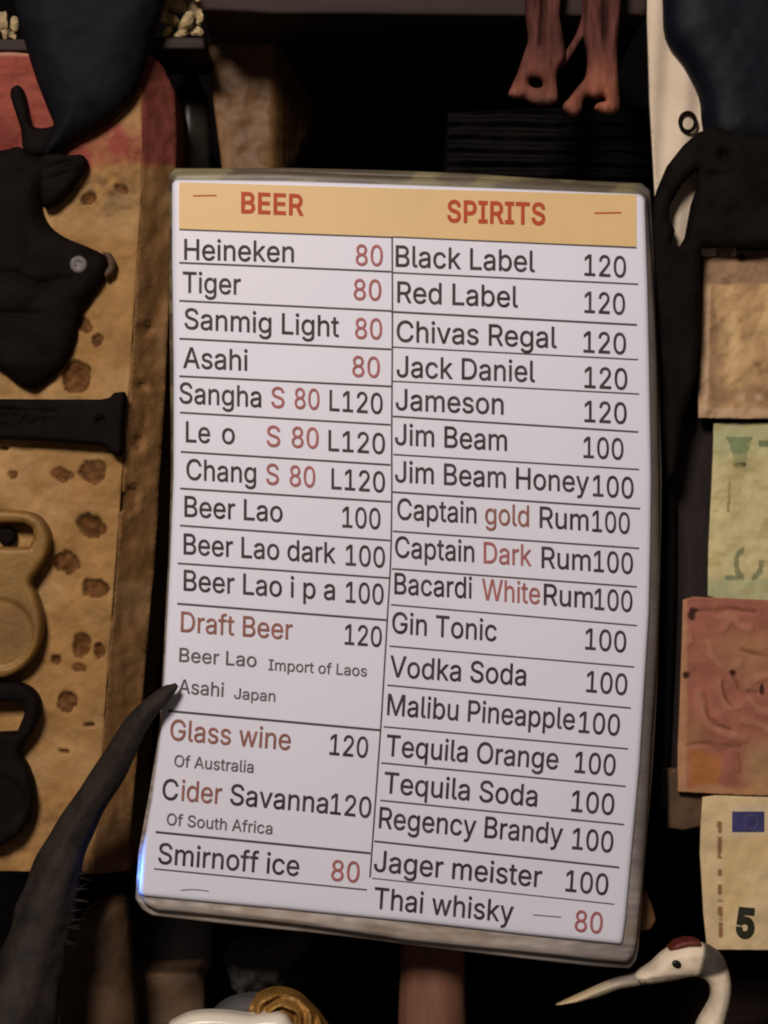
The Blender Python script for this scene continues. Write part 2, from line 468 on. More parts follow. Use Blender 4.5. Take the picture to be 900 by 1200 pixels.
def glyphs(s, offset=0.0, spacing=1.0):
    """glyph outlines filled by winding number (the font's contours overlap); offset thickens the strokes"""
    cu = bpy.data.curves.new('t', 'FONT'); cu.body = s; cu.size = 1.0
    if FONT: cu.font = FONT
    cu.space_character = spacing
    o = bpy.data.objects.new('t', cu); COL.objects.link(o)
    dg = bpy.context.evaluated_depsgraph_get(); dg.update()
    oc = o.evaluated_get(dg).to_curve(dg)
    loops = []
    for sp in oc.splines:
        bp = sp.bezier_points; n = len(bp); q = []
        for i in range(n):
            p0 = np.array(bp[i].co[:2]); p1 = np.array(bp[i].handle_right[:2]); p2 = np.array(bp[(i + 1) % n].handle_left[:2]); p3 = np.array(bp[(i + 1) % n].co[:2])
            straight = abs(np.cross(p1 - p0, p3 - p0)) < 1e-5 and abs(np.cross(p2 - p0, p3 - p0)) < 1e-5
            for k in range(1 if straight else 5):
                t = k / 5
                q.append((1 - t) ** 3 * p0 + 3 * (1 - t) ** 2 * t * p1 + 3 * (1 - t) * t * t * p2 + t ** 3 * p3)
        q = [p for i, p in enumerate(q) if np.linalg.norm(p - q[i - 1]) > 1e-4]
        if len(q) > 2: loops.append(np.array(q))
    bpy.data.objects.remove(o); bpy.data.curves.remove(cu)
    if not loops: return np.zeros((0, 2)), []
    area2 = lambda q: float(np.sum(q[:, 0] * np.roll(q[:, 1], -1) - q[:, 1] * np.roll(q[:, 0], -1)))
    sgn = 1 if area2(max(loops, key=lambda q: abs(area2(q)))) > 0 else -1
    if offset:
        for li, q in enumerate(loops):
            e = np.roll(q, -1, 0) - q; e /= np.linalg.norm(e, axis=1)[:, None]
            nn = np.stack([e[:, 1], -e[:, 0]], 1) * sgn
            v = nn + np.roll(nn, 1, 0); v /= np.maximum(np.linalg.norm(v, axis=1), 0.3)[:, None]
            c = np.maximum((v * nn).sum(1), 0.5)[:, None]
            loops[li] = q + v / c * offset
    pts = []; edges = []
    for q in loops:
        k = len(pts); pts += [Vector(p) for p in q]
        edges += [(k + i, k + (i + 1) % len(q)) for i in range(len(q))]
    vo, eo, fo, _, _, _ = delaunay_2d_cdt(pts, edges, [], 0, 1e-6)
    V = np.array([tuple(v) for v in vo]); F = np.array([tuple(f) for f in fo])
    c = V[F].mean(1); wn = np.zeros(len(F), int)
    for q in loops:
        for i in range(len(q)):
            (x1, y1), (x2, y2) = q[i], q[(i + 1) % len(q)]
            if y1 == y2: continue
            xi = (x2 - x1) * (c[:, 1] - y1) / (y2 - y1) + x1
            wn += np.where((y1 <= c[:, 1]) & (y2 > c[:, 1]) & (c[:, 0] < xi), 1, 0)
            wn -= np.where((y2 <= c[:, 1]) & (y1 > c[:, 1]) & (c[:, 0] < xi), 1, 0)
    F = F[wn != 0]
    used = np.unique(F); mp = -np.ones(len(V), int); mp[used] = np.arange(len(used))
    return V[used], [tuple(int(a) for a in mp[f]) for f in F]
CAP = glyphs('H')[0][:, 1].max()

def lean(y): return 0.005 + 0.06 * float(sst(640, 900, y))

def text(s, x0, y0, x1, y1, cap=24.0, mat='ink', name='drink_name', bold=0.006, spacing=1.0, surf=on_sheet, parent=None, lift=0.00045):
    v, f = glyphs(s, bold, spacing)
    a, b = v[:, 0].min(), v[:, 0].max()
    t = (v[:, 0] - a) / (b - a); up = v[:, 1] * cap / CAP
    X = x0 + t * (x1 - x0) + up * lean(y0); Y = y0 + t * (y1 - y0) - up
    verts = [surf(x, y, lift) for x, y in zip(X, Y)]
    return link_mesh(name, verts, f, M[mat], parent or sheet)

# headings
text('BEER', 282.5, 249, 356, 252, 23.5, 'headink', 'column_heading', 0.022, 1.05)
text('SPIRITS', 524, 259.5, 639, 263, 24.5, 'headink', 'column_heading', 0.022, 1.05)
rule(226, 229.5, 254, 229, 1.6, 'heading_dash', M['headink'])
rule(696.5, 249.7, 728, 249.3, 1.8, 'heading_dash', M['headink'])

N_, PR = 'drink_name', 'price'
T = [
 ('Heineken', 215.7, 304, 344.3, 307, 24, 'ink', N_), ('80', 416.7, 310.5, 448.5, 311.5, 24, 'redink', PR),
 ('Tiger', 214, 342.3, 282, 345, 24, 'ink', N_), ('80', 414.3, 351, 446.7, 352, 24, 'redink', PR),
 ('Sanmig Light', 216, 385, 397.3, 394.5, 24, 'ink', N_), ('80', 416, 396.5, 447.7, 397.5, 24, 'redink', PR),
 ('Asahi', 214.3, 430.7, 290, 434, 24, 'ink', N_), ('80', 412.7, 441, 445, 442.5, 24, 'redink', PR),
 ('Sangha', 210, 472, 306, 477, 24, 'ink', N_), ('S', 317.7, 477.3, 333.3, 478, 24, 'redink', 'size_letter'), ('80', 345, 478.5, 374.3, 480, 24, 'redink', PR), ('L120', 386, 481, 448.3, 485, 24, 'ink', PR),
 ('Le', 217.7, 517.7, 246, 519, 24, 'ink', N_), ('o', 260, 519.5, 275, 520.2, 24, 'ink', N_), ('S', 312.3, 522.7, 328.3, 523.4, 24, 'redink', 'size_letter'), ('80', 341.7, 524, 373.3, 525.5, 24, 'redink', PR), ('L120', 384.8, 528, 451, 532, 24, 'ink', PR),
 ('Chang', 218.3, 561.7, 300, 566, 24, 'ink', N_), ('S', 311.7, 567.3, 326.7, 568, 24, 'redink', 'size_letter'), ('80', 339.3, 569.3, 369.3, 571, 24, 'redink', PR), ('L120', 388.3, 572.7, 451, 577, 24, 'ink', PR),
 ('Beer Lao', 216, 605, 331, 611.5, 24, 'ink', N_), ('100', 401, 617.5, 445.7, 620, 24, 'ink', PR),
 ('Beer Lao dark', 215, 649, 393.3, 660, 24, 'ink', N_), ('100', 405, 662, 451, 665, 24, 'ink', PR),
 ('Beer Lao i p a', 215, 691.7, 392.3, 703, 24, 'ink', N_), ('100', 405, 705.5, 449.3, 708.5, 24, 'ink', PR),
 ('Draft Beer', 211.6, 740, 342.5, 749.5, 23.5, 'brownink', N_), ('120', 403.7, 754.8, 447, 758, 23.5, 'ink', PR),
 ('Beer Lao', 209.8, 775, 300.3, 781.5, 16, 'greyink', 'fine_print'), ('Import of Laos', 314.3, 785, 429.8, 792.6, 12.5, 'greyink', 'fine_print'),
 ('Asahi', 208.7, 811.7, 261.8, 816.4, 16, 'greyink', 'fine_print'), ('Japan', 274, 818.5, 322.3, 822, 12.5, 'greyink', 'fine_print'),
 ('Glass wine', 198.8, 866.7, 340, 878.8, 24, 'brownink', N_), ('120', 385.8, 884, 430.5, 888, 24, 'ink', PR),
 ('Of Australia', 203.9, 898, 296.7, 905.5, 13.5, 'greyink', 'fine_print'),
 ('C', 189.6, 936.4, 208, 938, 24, 'ink', N_), ('ider', 212, 938, 259.3, 942, 24, 'brownink', N_), ('Savanna', 269.2, 942.6, 383.6, 953, 24, 'ink', N_), ('120', 386.5, 953.5, 434.2, 958.4, 24, 'ink', PR),
 ('Of South Africa', 195, 966.4, 318.7, 977.6, 13.5, 'greyink', 'fine_print'),
 ('Smirnoff ice', 184.8, 1011.5, 349.9, 1026.5, 24, 'ink', N_), ('80', 387.6, 1031.5, 420.6, 1034.3, 24, 'redink', PR),
 # spirits
 ('Black Label', 463.6, 312, 626.7, 318.5, 24.5, 'ink', N_), ('120', 684.7, 322.5, 733.5, 325, 24.5, 'ink', PR),
 ('Red Label', 465.4, 354.2, 607, 360, 24.5, 'ink', N_), ('120', 684.7, 366, 732.3, 368.5, 24.5, 'ink', PR),
 ('Chivas Regal', 464.7, 400, 652.4, 407.6, 24.5, 'ink', N_), ('120', 683.6, 412.5, 733.5, 415, 24.5, 'ink', PR),
 ('Jack Daniel', 464.7, 441.4, 627, 447.5, 24.5, 'ink', N_), ('120', 684.7, 454, 735, 456.5, 24.5, 'ink', PR),
 ('Jameson', 463.6, 480, 590, 485.5, 24.5, 'ink', N_), ('120', 684.7, 494, 734.2, 496.5, 24.5, 'ink', PR),
 ('Jim Beam', 462.8, 520.8, 594, 528, 24.5, 'ink', N_), ('100', 683.6, 536, 730.5, 538.5, 24.5, 'ink', PR),
 ('Jim Beam Honey', 462.8, 564.5, 690.2, 577, 24.5, 'ink', N_), ('100', 694.6, 581, 742.3, 584, 24.5, 'ink', PR),
 ('Captain', 465.4, 608.4, 558.2, 613, 24.5, 'ink', N_), ('gold', 568.4, 614, 619.8, 617, 24.5, 'brownink', N_), ('Rum', 632.3, 618, 689.5, 621.5, 24.5, 'ink', N_), ('100', 693.9, 622.5, 737.9, 625.5, 24.5, 'ink', PR),
 ('Captain', 462.8, 652.8, 555.6, 658.4, 24.5, 'ink', N_), ('Dark', 566.6, 659.5, 623, 663, 24.5, 'redink', N_), ('Rum', 634.5, 665, 692, 668.8, 24.5, 'ink', N_), ('100', 695.7, 669.5, 741.6, 672.5, 24.5, 'ink', PR),
 ('Bacardi', 462, 695.7, 552.7, 701, 24.5, 'ink', N_), ('White', 564.4, 702.5, 632.6, 707.8, 24.5, 'redink', N_), ('Rum', 637, 708.5, 694.6, 712.5, 24.5, 'ink', N_), ('100', 696.4, 714, 740.8, 717, 24.5, 'ink', PR),
 ('Gin Tonic', 459.2, 741.4, 581.7, 751.2, 24.5, 'ink', N_), ('100', 685.5, 760.5, 733.4, 764.5, 24.5, 'ink', PR),
 ('Vodka Soda', 456.4, 792.7, 616, 803.2, 24.5, 'ink', N_), ('100', 686.7, 810.5, 734.5, 814.5, 24.5, 'ink', PR),
 ('Malibu Pineapple', 453.3, 837.5, 673, 855, 24.5, 'ink', N_), ('100', 677.8, 858, 725.6, 862, 24.5, 'ink', PR),
 ('Tequila Orange', 452, 885.3, 653.6, 901.5, 24.5, 'ink', N_), ('100', 673, 905, 720.5, 909, 24.5, 'ink', PR),
 ('Tequila Soda', 449.4, 928.9, 629, 945, 24.5, 'ink', N_), ('100', 669.2, 950.5, 719, 955, 24.5, 'ink', PR),
 ('Regency Brandy', 443.6, 970, 658.7, 989.5, 24.5, 'ink', N_), ('100', 670, 994.5, 717.8, 999, 24.5, 'ink', PR),
 ('Jager meister', 437.8, 1020.7, 634.2, 1039.5, 24.5, 'ink', N_), ('100', 662.2, 1044, 712, 1049, 24.5, 'ink', PR),
 ('Thai whisky', 437.8, 1064, 601, 1081, 24.5, 'ink', N_), ('80', 673, 1091, 705.4, 1094, 24.5, 'redink', PR),
]
for row in T: text(*row)

LINES = [ # left column
 (210, 268.8, 459, 278, 1.5), (210, 307.7, 458.5, 318.3, 1.9), (210, 352.3, 458.5, 364.3, 1.9), (210, 396.7, 458.3, 409.3, 2.0), (210, 440.7, 458.3, 452.7, 2.0),
 (210.7, 483.3, 457.5, 497.7, 1.9), (211.7, 529.3, 457.5, 544.7, 2.0), (211, 572.3, 457.7, 588, 2.0), (211, 615.7, 457, 633.3, 1.9),
 (208.3, 660, 456, 677.3, 1.9), (207.7, 707.3, 454.5, 726.7, 2.2), (197, 833, 446.5, 855.7, 2.4), (182.3, 974.9, 434, 999.8, 2.4), (180.4, 1018, 430, 1042.7, 1.5),
 # right column
 (460, 277.5, 746, 290.2, 1.4), (460, 319.3, 747.8, 332.9, 1.6), (458, 365.2, 746.3, 380.6, 2.1), (460.3, 406.6, 747.8, 421.3, 1.4), (460.3, 446.6, 748.9, 461.6, 1.4),
 (460.3, 487.8, 747.8, 506.1, 1.9), (460.8, 532.5, 748.9, 550.1, 1.6), (460.3, 576.5, 750, 596, 1.9), (460.3, 622.4, 748.9, 642.5, 1.7), (459.2, 666.4, 746.3, 687.6, 1.7),
 (458, 708.5, 746.3, 733, 1.5), (456.4, 757, 743, 781.5, 1.5), (454, 802.8, 739.2, 829.7, 1.6), (449.4, 851.5, 736, 877.5, 1.6), (446.7, 893.9, 733.4, 921.5, 1.6),
 (445.6, 937.8, 731.4, 966.2, 1.6), (438.6, 985.7, 725.6, 1016.4, 2.0), (435.8, 1029, 719.8, 1059.5, 1.1)]
for l in LINES: rule(*l)
rule(211.6, 1043.3, 244.6, 1044.5, 0.9, 'pen_dash', M['greyink'], sag=-1.5)
rule(624.5, 1072, 657.5, 1074.7, 1.0, 'pen_dash', M['greyink'])
dv = crom([(459.5, 277), (459.8, 380), (459, 500), (459, 590), (457.5, 660), (454, 722), (450, 790), (446, 854), (440, 938), (433.5, 1028)], 6, closed=False)
strip('column_divider', [(x - 0.9, y, x + 0.9, y) for x, y in dv], M['rule'], sheet, 0.0003)

# ------------------------------------------------------------------ left: pitted block with its openers
def blob_mask(x, y, spots):
    m = np.zeros_like(x)
    for (cx, cy, rx, ry, rot) in spots:
        dx, dy = x - cx, y - cy
        a = dx * math.cos(rot) + dy * math.sin(rot); b = -dx * math.sin(rot) + dy * math.cos(rot)
        r = np.hypot(a / rx, b / ry) + 0.75 * (fbm(x * 0.09 + cx, y * 0.09 + cy, 3) - 0.5)
        m = np.maximum(m, 1 - sst(0.84, 1.06, r))
    return m
SPOTS = [(90, 441, 16, 20, 0.1), (98, 380, 12, 7, 0.6), (115, 399, 6, 7, 0.5), (72, 556, 13, 9, 0.2), (110, 553, 17, 15, 0.4), (14, 556, 6, 5, 0), (107, 617, 18, 16, 0),
         (79, 659, 16, 13, 0), (112, 689, 16, 13, 0.1), (97, 755, 11, 16, 0.3), (116, 763, 6, 9, 0), (65, 773, 7, 7, 0), (92, 783, 9, 6, 0), (78, 822, 12, 13, 0.2),
         (104, 849, 7, 3, 0), (132, 984, 5, 12, 0), (105, 232, 10, 10, 0), (143, 222, 9, 5, 0.5), (5, 525, 5, 3, 0), (75, 880, 8, 3, 0.1)]
def crumple(x, y): return np.exp(-(((x - 125) / 38) ** 2 + ((y - 228) / 26) ** 2) ** 2)
def board_h(x, y):
    m = blob_mask(x, y, SPOTS)
    return m * (-0.0022 + 0.0028 * (fbm(x * 0.11, y * 0.11, 2) - 0.5)) + 0.0022 * (fbm(x * 0.03, y * 0.03, 4) - 0.5) * 2 + 0.004 * crumple(x, y) * (fbm(x * 0.09, y * 0.12, 3) - 0.5)
def board_c(x, y):
    n = fbm(x * 0.035 + 3, y * 0.02 + 7, 4)[:, None]
    base = np.array([0.295, 0.166, 0.062]) * (0.75 + 0.5 * n) * np.array([1, 1, 1])
    pale = np.array([0.39, 0.245, 0.112])
    t = sst(0.5, 0.7, fbm(x * 0.02 + 40, y * 0.02, 3))[:, None]; base = base * (1 - 0.6 * t) + pale * 0.6 * t
    m = blob_mask(x, y, SPOTS)[:, None]
    inner = fbm(x * 0.2, y * 0.2, 2)[:, None]
    base = base * (1 - m) + (np.array([0.10, 0.042, 0.013]) * (0.35 + 1.5 * inner)) * m
    rim = np.exp(-((m - 0.5) / 0.22) ** 2); base = base * (1 - 0.6 * rim)
    cr = (crumple(x, y) * sst(0.40, 0.62, fbm(x * 0.06 + 2, y * 0.09, 3)))[:, None]; base = base * (1 - 0.6 * cr) + np.array([0.12, 0.075, 0.042]) * 0.6 * cr
    # old red paint on the upper end, worn through along the right
    e = y + 26 * (fbm(x * 0.05, y * 0.04 + 5, 3) - 0.5) + 10 * sst(60, 150, x)
    wn_ = 40 * (fbm(x * 0.06 + 9, y * 0.05 + 2, 3) - 0.5)
    worn = np.maximum(sst(136, 148, x + wn_) * (1 - sst(140, 164, y + wn_)) * (1 - sst(163, 168, x)), 0.4 * sst(0.5, 0.62, fbm(x * 0.07 + 3, y * 0.07, 3)) * sst(70, 100, x))
    red = (1 - sst(192, 210, e)) * (1 - 0.9 * worn)
    rc = np.array([0.235, 0.055, 0.040]) * (0.7 + 0.6 * fbm(x * 0.02, y * 0.16, 3)[:, None])
    red = red[:, None]
    mar = np.exp(-(((x - 4) / 22) ** 2 + ((y - 168) / 26) ** 2) ** 2)[:, None]; rc = rc * (1 - 0.7 * mar) + np.array([0.11, 0.016, 0.012]) * 0.7 * mar
    out = base * (1 - red) + rc * red
    top = (1 - sst(65, 68, y))[:, None]; return out * (1 - 0.6 * top) + np.array([0.42, 0.24, 0.18]) * 0.6 * top
block = empty('pitted_block', P(60, 1025, 0.06), 'tan pitted wooden block with worn red paint on its upper end, hung with openers', 'wood block')
ROOT[block.name] = block.location.copy()
face_out = [(-90, 62), (20, 62), (60, 66), (120, 66), (166, 62), (168, 200), (160, 320), (152, 450), (143, 560), (136, 660), (130, 740), (124, 820), (119, 900), (113, 980), (110, 1022), (-90, 1020)]
relief('front_face', face_out, 0.045, 0.05, M['board'], block, step=2.4, R=3, dome=0.0006, h=board_h, color=board_c)
side_out = [(164, 62), (174, 61), (188, 72), (201, 100), (204, 160), (201, 240), (196, 330), (190, 450), (183, 560), (177, 660), (170, 740), (163, 820), (156, 900), (149, 980), (147, 1026), (104, 1024),
            (112, 960), (118, 890), (124, 815), (130, 735), (136, 655), (144, 555), (152, 445), (160, 315), (165, 200)]
def side_edge(x, y):
    xe = np.interp(y, [62, 200, 320, 450, 560, 660, 740, 820, 900, 980, 1022], [166, 168, 160, 152, 143, 136, 130, 124, 119, 113, 110])
    return np.clip((x - xe) / 36, 0, 1.2) ** 0.9 * 0.014
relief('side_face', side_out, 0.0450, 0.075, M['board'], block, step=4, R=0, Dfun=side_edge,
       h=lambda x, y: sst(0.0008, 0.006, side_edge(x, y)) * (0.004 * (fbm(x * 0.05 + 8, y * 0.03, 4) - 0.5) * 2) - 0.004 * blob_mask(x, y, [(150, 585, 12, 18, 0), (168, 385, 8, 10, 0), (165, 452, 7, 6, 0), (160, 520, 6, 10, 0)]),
       color=lambda x, y: board_c(x + 300, y) * (y > 190)[:, None] * np.array([0.62, 0.58, 0.62]) + (y <= 190)[:, None] * np.array([0.15, 0.042, 0.032]) * (0.6 + 0.8 * fbm(x * .05, y * .05, 3)[:, None]))  # side tinted darker than the front face, its shade put into the colour

post = box('dark_post', 128, 180, 250, 1180, 0.13, 0.16, M['blackwood'], R=3, step=14)
tag(post, 'black upright timber between the pitted tan block and the left edge of the menu', 'post')

# moose head opener on the block
moose = empty('moose_head_plaque', P(40, 300, 0.045), 'black cast moose head plaque with broad antler and steel screw', 'plaque')
ROOT[moose.name] = moose.location.copy()
def fbh(a, s): return lambda x, y: a * (fbm(x * s, y * s, 4) - 0.5) * 2
head_out = [(-60, 178), (0, 176), (22, 172), (40, 182), (60, 184), (62, 205), (50, 228), (49, 246), (58, 264), (76, 278), (100, 288), (121, 298), (127, 309), (121, 326), (104, 352), (92, 372), (88, 396), (76, 426), (56, 446), (38, 455), (20, 449), (4, 436), (-25, 420), (-60, 400)]
relief('head', head_out, 0.040, 0.008, M['iron'], moose, step=3.5, R=22, dome=0.007, smooth_outline=3,
       h=lambda x, y: 0.0018 * (fbm(x * 0.035, y * 0.035, 4) - 0.5) * 2 - 0.0022 * np.exp(-((y - 324 - 0.12 * x + 4 * np.sin(x * 0.1)) / 3.0) ** 2) * (x < 85) - 0.002 * np.exp(-((y - 368 - 0.03 * x) / 3.0) ** 2) * (x < 50) + 0.0018 * np.exp(-((x - 30) / 22) ** 2 - ((y - 348) / 12) ** 2))
relief('antler', [(12, -60), (18, 10), (30, 52), (42, 92), (56, 128), (63, 150), (50, 176), (58, 184), (82, 166), (112, 150), (140, 130), (160, 104), (170, 72), (180, 38), (193, 0), (205, -60)], 0.037, 0.006, M['antler'], moose,
       step=4, R=46, dome=0.011, h=fbh(0.0014, 0.03), smooth_outline=3)
relief('tine', [(12, 112), (17, 101), (25, 102), (31, 120), (37, 146), (52, 150), (66, 148), (64, 168), (46, 184), (28, 178), (24, 150)], 0.0385, 0.006, M['iron'], moose, step=3, R=9, dome=0.004, smooth_outline=3)
relief('ear', [(48, 186), (64, 180), (80, 182), (94, 181), (101, 186), (100, 196), (92, 207), (84, 220), (72, 233), (58, 242), (48, 236)], 0.037, 0.006, M['iron'], moose, step=2.5, R=9, dome=0.004, h=lambda x, y: -0.0025 * np.exp(-((x - 78) ** 2 / 260 + (y - 192 + 0.3 * (x - 78)) ** 2 / 14)) - 0.002 * np.exp(-((x - 70) ** 2 / 260 + (y - 208 + 0.3 * (x - 70)) ** 2 / 14)), smooth_outline=3)
relief('screw', disc_px(92, 310, 10.5), 0.0335, 0.006, M['screw'], moose, step=1.4, R=5, dome=0.0014, h=lambda x, y: -0.0006 * (np.hypot(x - 92, y - 310) < 5))
relief('hook', [(119, 294), (130, 297), (136, 308), (133, 320), (124, 327), (121, 320), (127, 312), (125, 303)], 0.040, 0.006, M['dimwood'], moose, step=2, R=4, dome=0.002)

# flat bar opener
bar = empty('bar_opener', P(60, 495, 0.045), 'flat black iron bar opener with flared screwed end lying across the pitted block', 'bottle opener')
ROOT[bar.name] = bar.location.copy()
def bar_h(x, y):
    c = 492 + 0.02 * x
    g = -0.0022 * (np.abs(y - c + 2) < 11) * (x < 68) * 1.0
    letters = 0.0016 * ((np.abs(y - c + 2) < 7) & (x < 64)) * (fbm(x * 0.22, y * 0.25, 2) > 0.52)
    hole = -0.004 * (np.hypot(x - 118, y - 494) < 6)
    return g + letters + hole
relief('bar', [(-60, 467), (60, 468), (118, 468), (128, 466), (134, 460), (145, 459), (147, 464), (144, 498), (143, 528), (140, 535), (132, 532), (126, 524), (112, 521), (60, 517), (-60, 511)], 0.037, 0.008, M['iron'], bar, step=2.4, R=5, dome=0.003, h=bar_h)

# two keyhole shaped openers
def key_opener(name, out, hole, matname, label, D, rim, disc):
    t = empty(name, P(10, 740, 0.045), label, 'bottle opener'); ROOT[t.name] = t.location.copy()
    def hh(x, y):
        d = np.hypot(x - disc[0], y - disc[1])
        return -0.0011 * (1 - sst(disc[2] - 3, disc[2], d))
    relief('body', out, D, 0.008, M[matname], t, step=2.6, R=6, dome=0.0032, holes=[hole], h=hh)
    return t
o1 = crom([(-60, 597), (0, 597), (34, 600), (50, 610), (58, 628), (55, 650), (44, 668), (36, 682), (42, 696), (49, 720), (49, 742), (40, 768), (22, 787), (0, 795), (-30, 793), (-60, 780)], 4)
key_opener('brass_opener', o1, [(-40, 613), (28, 613), (38, 619), (40, 630), (34, 641), (-40, 641)], 'brass', 'brass keyhole shaped bottle opener screwed on the pitted block', 0.034, 6, (0, 742, 42))
o2 = crom([(-60, 799), (0, 799), (26, 802), (42, 814), (46, 834), (38, 856), (26, 872), (22, 884), (31, 898), (38, 920), (38, 944), (28, 970), (12, 985), (-10, 994), (-60, 990)], 4)
key_opener('iron_opener', o2, [(-40, 822), (26, 822), (29, 836), (20, 858), (-40, 860)], 'iron', 'black iron keyhole shaped bottle opener below the brass one', 0.034, 6, (0, 938, 32))
relief('screw', disc_px(8, 628, 11), 0.040, 0.008, M['iron'], bpy.data.objects['brass_opener'], step=2, R=5, dome=0.002)

# ------------------------------------------------------------------ lower left: horn and what stands behind it
horn = empty('curved_horn', P(40, 1150, -0.01), 'dark ridged animal horn curving up from lower left, its tip over the menu edge', 'horn')
ROOT[horn.name] = horn.location.copy()
hp = [(207, 802, -0.006), (203, 806, -0.006), (192, 815, -0.006), (161, 848, -0.004), (134, 897, 0.002), (99, 952, 0.004), (71, 1007, 0.004), (55, 1062, 0.002), (40, 1117, -0.002), (24, 1172, -0.006), (8, 1250, -0.012), (-5, 1340, -0.014)]
hr = [2.5, 5, 9, 13.5, 18, 20, 27, 34, 37, 44, 50, 54]
tube('horn', [P(*p) for p in hp], [r * S for r in hr], M['horn'], horn, seg=36, sub=10,
     ridge=lambda t, a: 0.035 * math.sin(t * 70 + 0.6 * math.sin(a)) * min(1, max(0, t - 0.25) * 4) + 0.05 * math.sin(3 * a + t * 5) + 0.03 * math.sin(7 * a + 9 * t))
bv = []; bf = []
for i in range(15):
    t = i / 14; y = 1028 + 80 * t + random.uniform(-6, 6); x = np.interp(y, [1020, 1060, 1110], [101, 91, 78])
    l = random.uniform(8, 17); an = random.uniform(-0.9, 0.5); D = random.uniform(-0.004, 0.006)
    a = P(x - 6, y, D); b = P(x + l * math.cos(an), y + l * math.sin(an), D - 0.004)
    dr = (b - a).normalized(); sv = dr.cross(Vector((0, 1, 0))).normalized() * 1.8 * S
    tv = Vector((0, 1, 0)) * 1.8 * S; k = len(bv)
    bv += [a + sv, a + tv, a - sv, a - tv, b]
    bf += [(k, k + 1, k + 4), (k + 1, k + 2, k + 4), (k + 2, k + 3, k + 4), (k + 3, k, k + 4), (k, k + 3, k + 2, k + 1)]
link_mesh('bristle_tuft', bv, bf, M['horn'], horn, smooth=[False] * len(bf))

club = relief('wooden_club', [(128, 1050), (108, 1062), (90, 1080), (78, 1106), (72, 1140), (70, 1180), (70, 1240), (72, 1330), (160, 1330), (160, 1200), (156, 1150), (152, 1090), (146, 1056)], 0.060, 0.01, M['dimwood'], step=5, R=34, dome=0.014, smooth_outline=3, both=True, h=fbh(0.002, 0.03))
tag(club, 'dim brown rounded wooden club standing behind the dark horn', 'club')
blk = relief('wooden_block', [(156, 1140), (232, 1138), (240, 1146), (240, 1330), (156, 1330)], 0.10, 0.05, M['dimwood'], step=6, R=6, h=fbh(0.002, 0.04))
tag(blk, 'dim brown wooden block under the lower left corner of the menu', 'block')
rag = relief('grey_rag', [(262, 1118), (284, 1102), (322, 1104), (350, 1092), (368, 1096), (352, 1118), (338, 1136), (330, 1158), (300, 1166), (276, 1162), (268, 1140)], 0.085, 0.012, M['greycloth'], step=4, R=14, dome=0.008, smooth_outline=3, h=fbh(0.008, 0.05))
tag(rag, 'crumpled grey cloth in the dark below the menu', 'cloth')

fig = empty('white_hatted_figure', P(290, 1330, 0.03), 'small figure with white brimmed hat and gilded hair at bottom edge below the menu', 'figurine')
ROOT[fig.name] = fig.location.copy()
relief('hat_brim', [(196, 1204), (208, 1194), (224, 1188), (244, 1186), (268, 1187), (292, 1190), (312, 1188), (330, 1188), (340, 1196), (344, 1212), (320, 1226), (260, 1230), (212, 1222)], 0.012, 0.006, M['white'], fig, step=3, R=12, dome=0.006, smooth_outline=3, both=True)
relief('hat_crown', [(244, 1196), (252, 1184), (264, 1175), (280, 1170), (300, 1168), (318, 1174), (320, 1200), (250, 1204)], 0.030, 0.01, M['greycloth'], fig, step=3, R=14, dome=0.006, smooth_outline=3, both=True)
relief('gilded_hair', [(290, 1200), (292, 1180), (300, 1170), (318, 1163), (336, 1164), (352, 1171), (366, 1184), (378, 1198), (384, 1222), (300, 1226)], 0.024, 0.012, M['gold'], fig, step=2.2, R=14, dome=0.008, smooth_outline=3, both=True,
       h=lambda x, y: 0.0035 * np.sin(np.hypot(x - 330, y - 1195) * 0.55 + 5 * fbm(x * 0.06, y * 0.06, 2)))
relief('torso', [(236, 1224), (300, 1216), (360, 1222), (378, 1260), (384, 1330), (226, 1330), (228, 1260)], 0.026, 0.02, M['dimwood'], fig, step=6, R=20, dome=0.01, smooth_outline=3, both=True)

prop = lathe('wooden_post', 507, 0.055, [(1330, 41), (1200, 40), (1170, 39), (1140, 38), (1100, 37), (1040, 37), (1000, 36)], M['redwood'], wob=lambda y, a: 0.012 * math.sin(3 * a + y * 0.02))
tag(prop, 'round reddish brown wooden post propping the menu from below', 'post')
ctr = box('counter', -300, 1330, 1250, 1372, -0.06, 0.255, M['shelf'], R=3, step=60)
tag(ctr, kind='structure')

# ------------------------------------------------------------------ crane
crane = empty('crane_figurine', P(850, 1330, 0.02), 'white crane figurine with red crown and long pale beak below the five note', 'figurine')
ROOT[crane.name] = crane.location.copy()
c_white = np.array([0.72, 0.62, 0.50]); c_grey = np.array([0.055, 0.048, 0.042])
def crane_c(x, y):
    t = sst(818, 824, x + 0.25 * (y - 1120)) * (1 - sst(1138, 1146, y + 0.3 * (x - 830)))
    n = (0.72 + 0.5 * fbm(x * 0.06, y * 0.06, 3))[:, None]
    c = c_white * (1 - t[:, None]) + c_grey * t[:, None]
    c = mixc(c, [0.22, 0.19, 0.165], 0.7 * (1 - sst(1.2, 3, dline([(746, 1147), (770, 1143), (800, 1141)], x, y))))
    c = mixc(c, [0.30, 0.26, 0.22], 0.5 * ell(x, y, 793, 1130, 9, 7))
    return c * n
head_c = [(744, 1142), (762, 1130), (776, 1117), (790, 1109), (808, 1106), (824, 1106), (838, 1112), (848, 1122), (854, 1138), (857, 1156), (855, 1176), (849, 1200), (842, 1240), (846, 1290), (852, 1332),
          (828, 1332), (818, 1290), (815, 1240), (814, 1214), (818, 1198), (826, 1184), (833, 1170), (833, 1158), (826, 1148), (812, 1144), (796, 1147), (776, 1151), (750, 1153)]
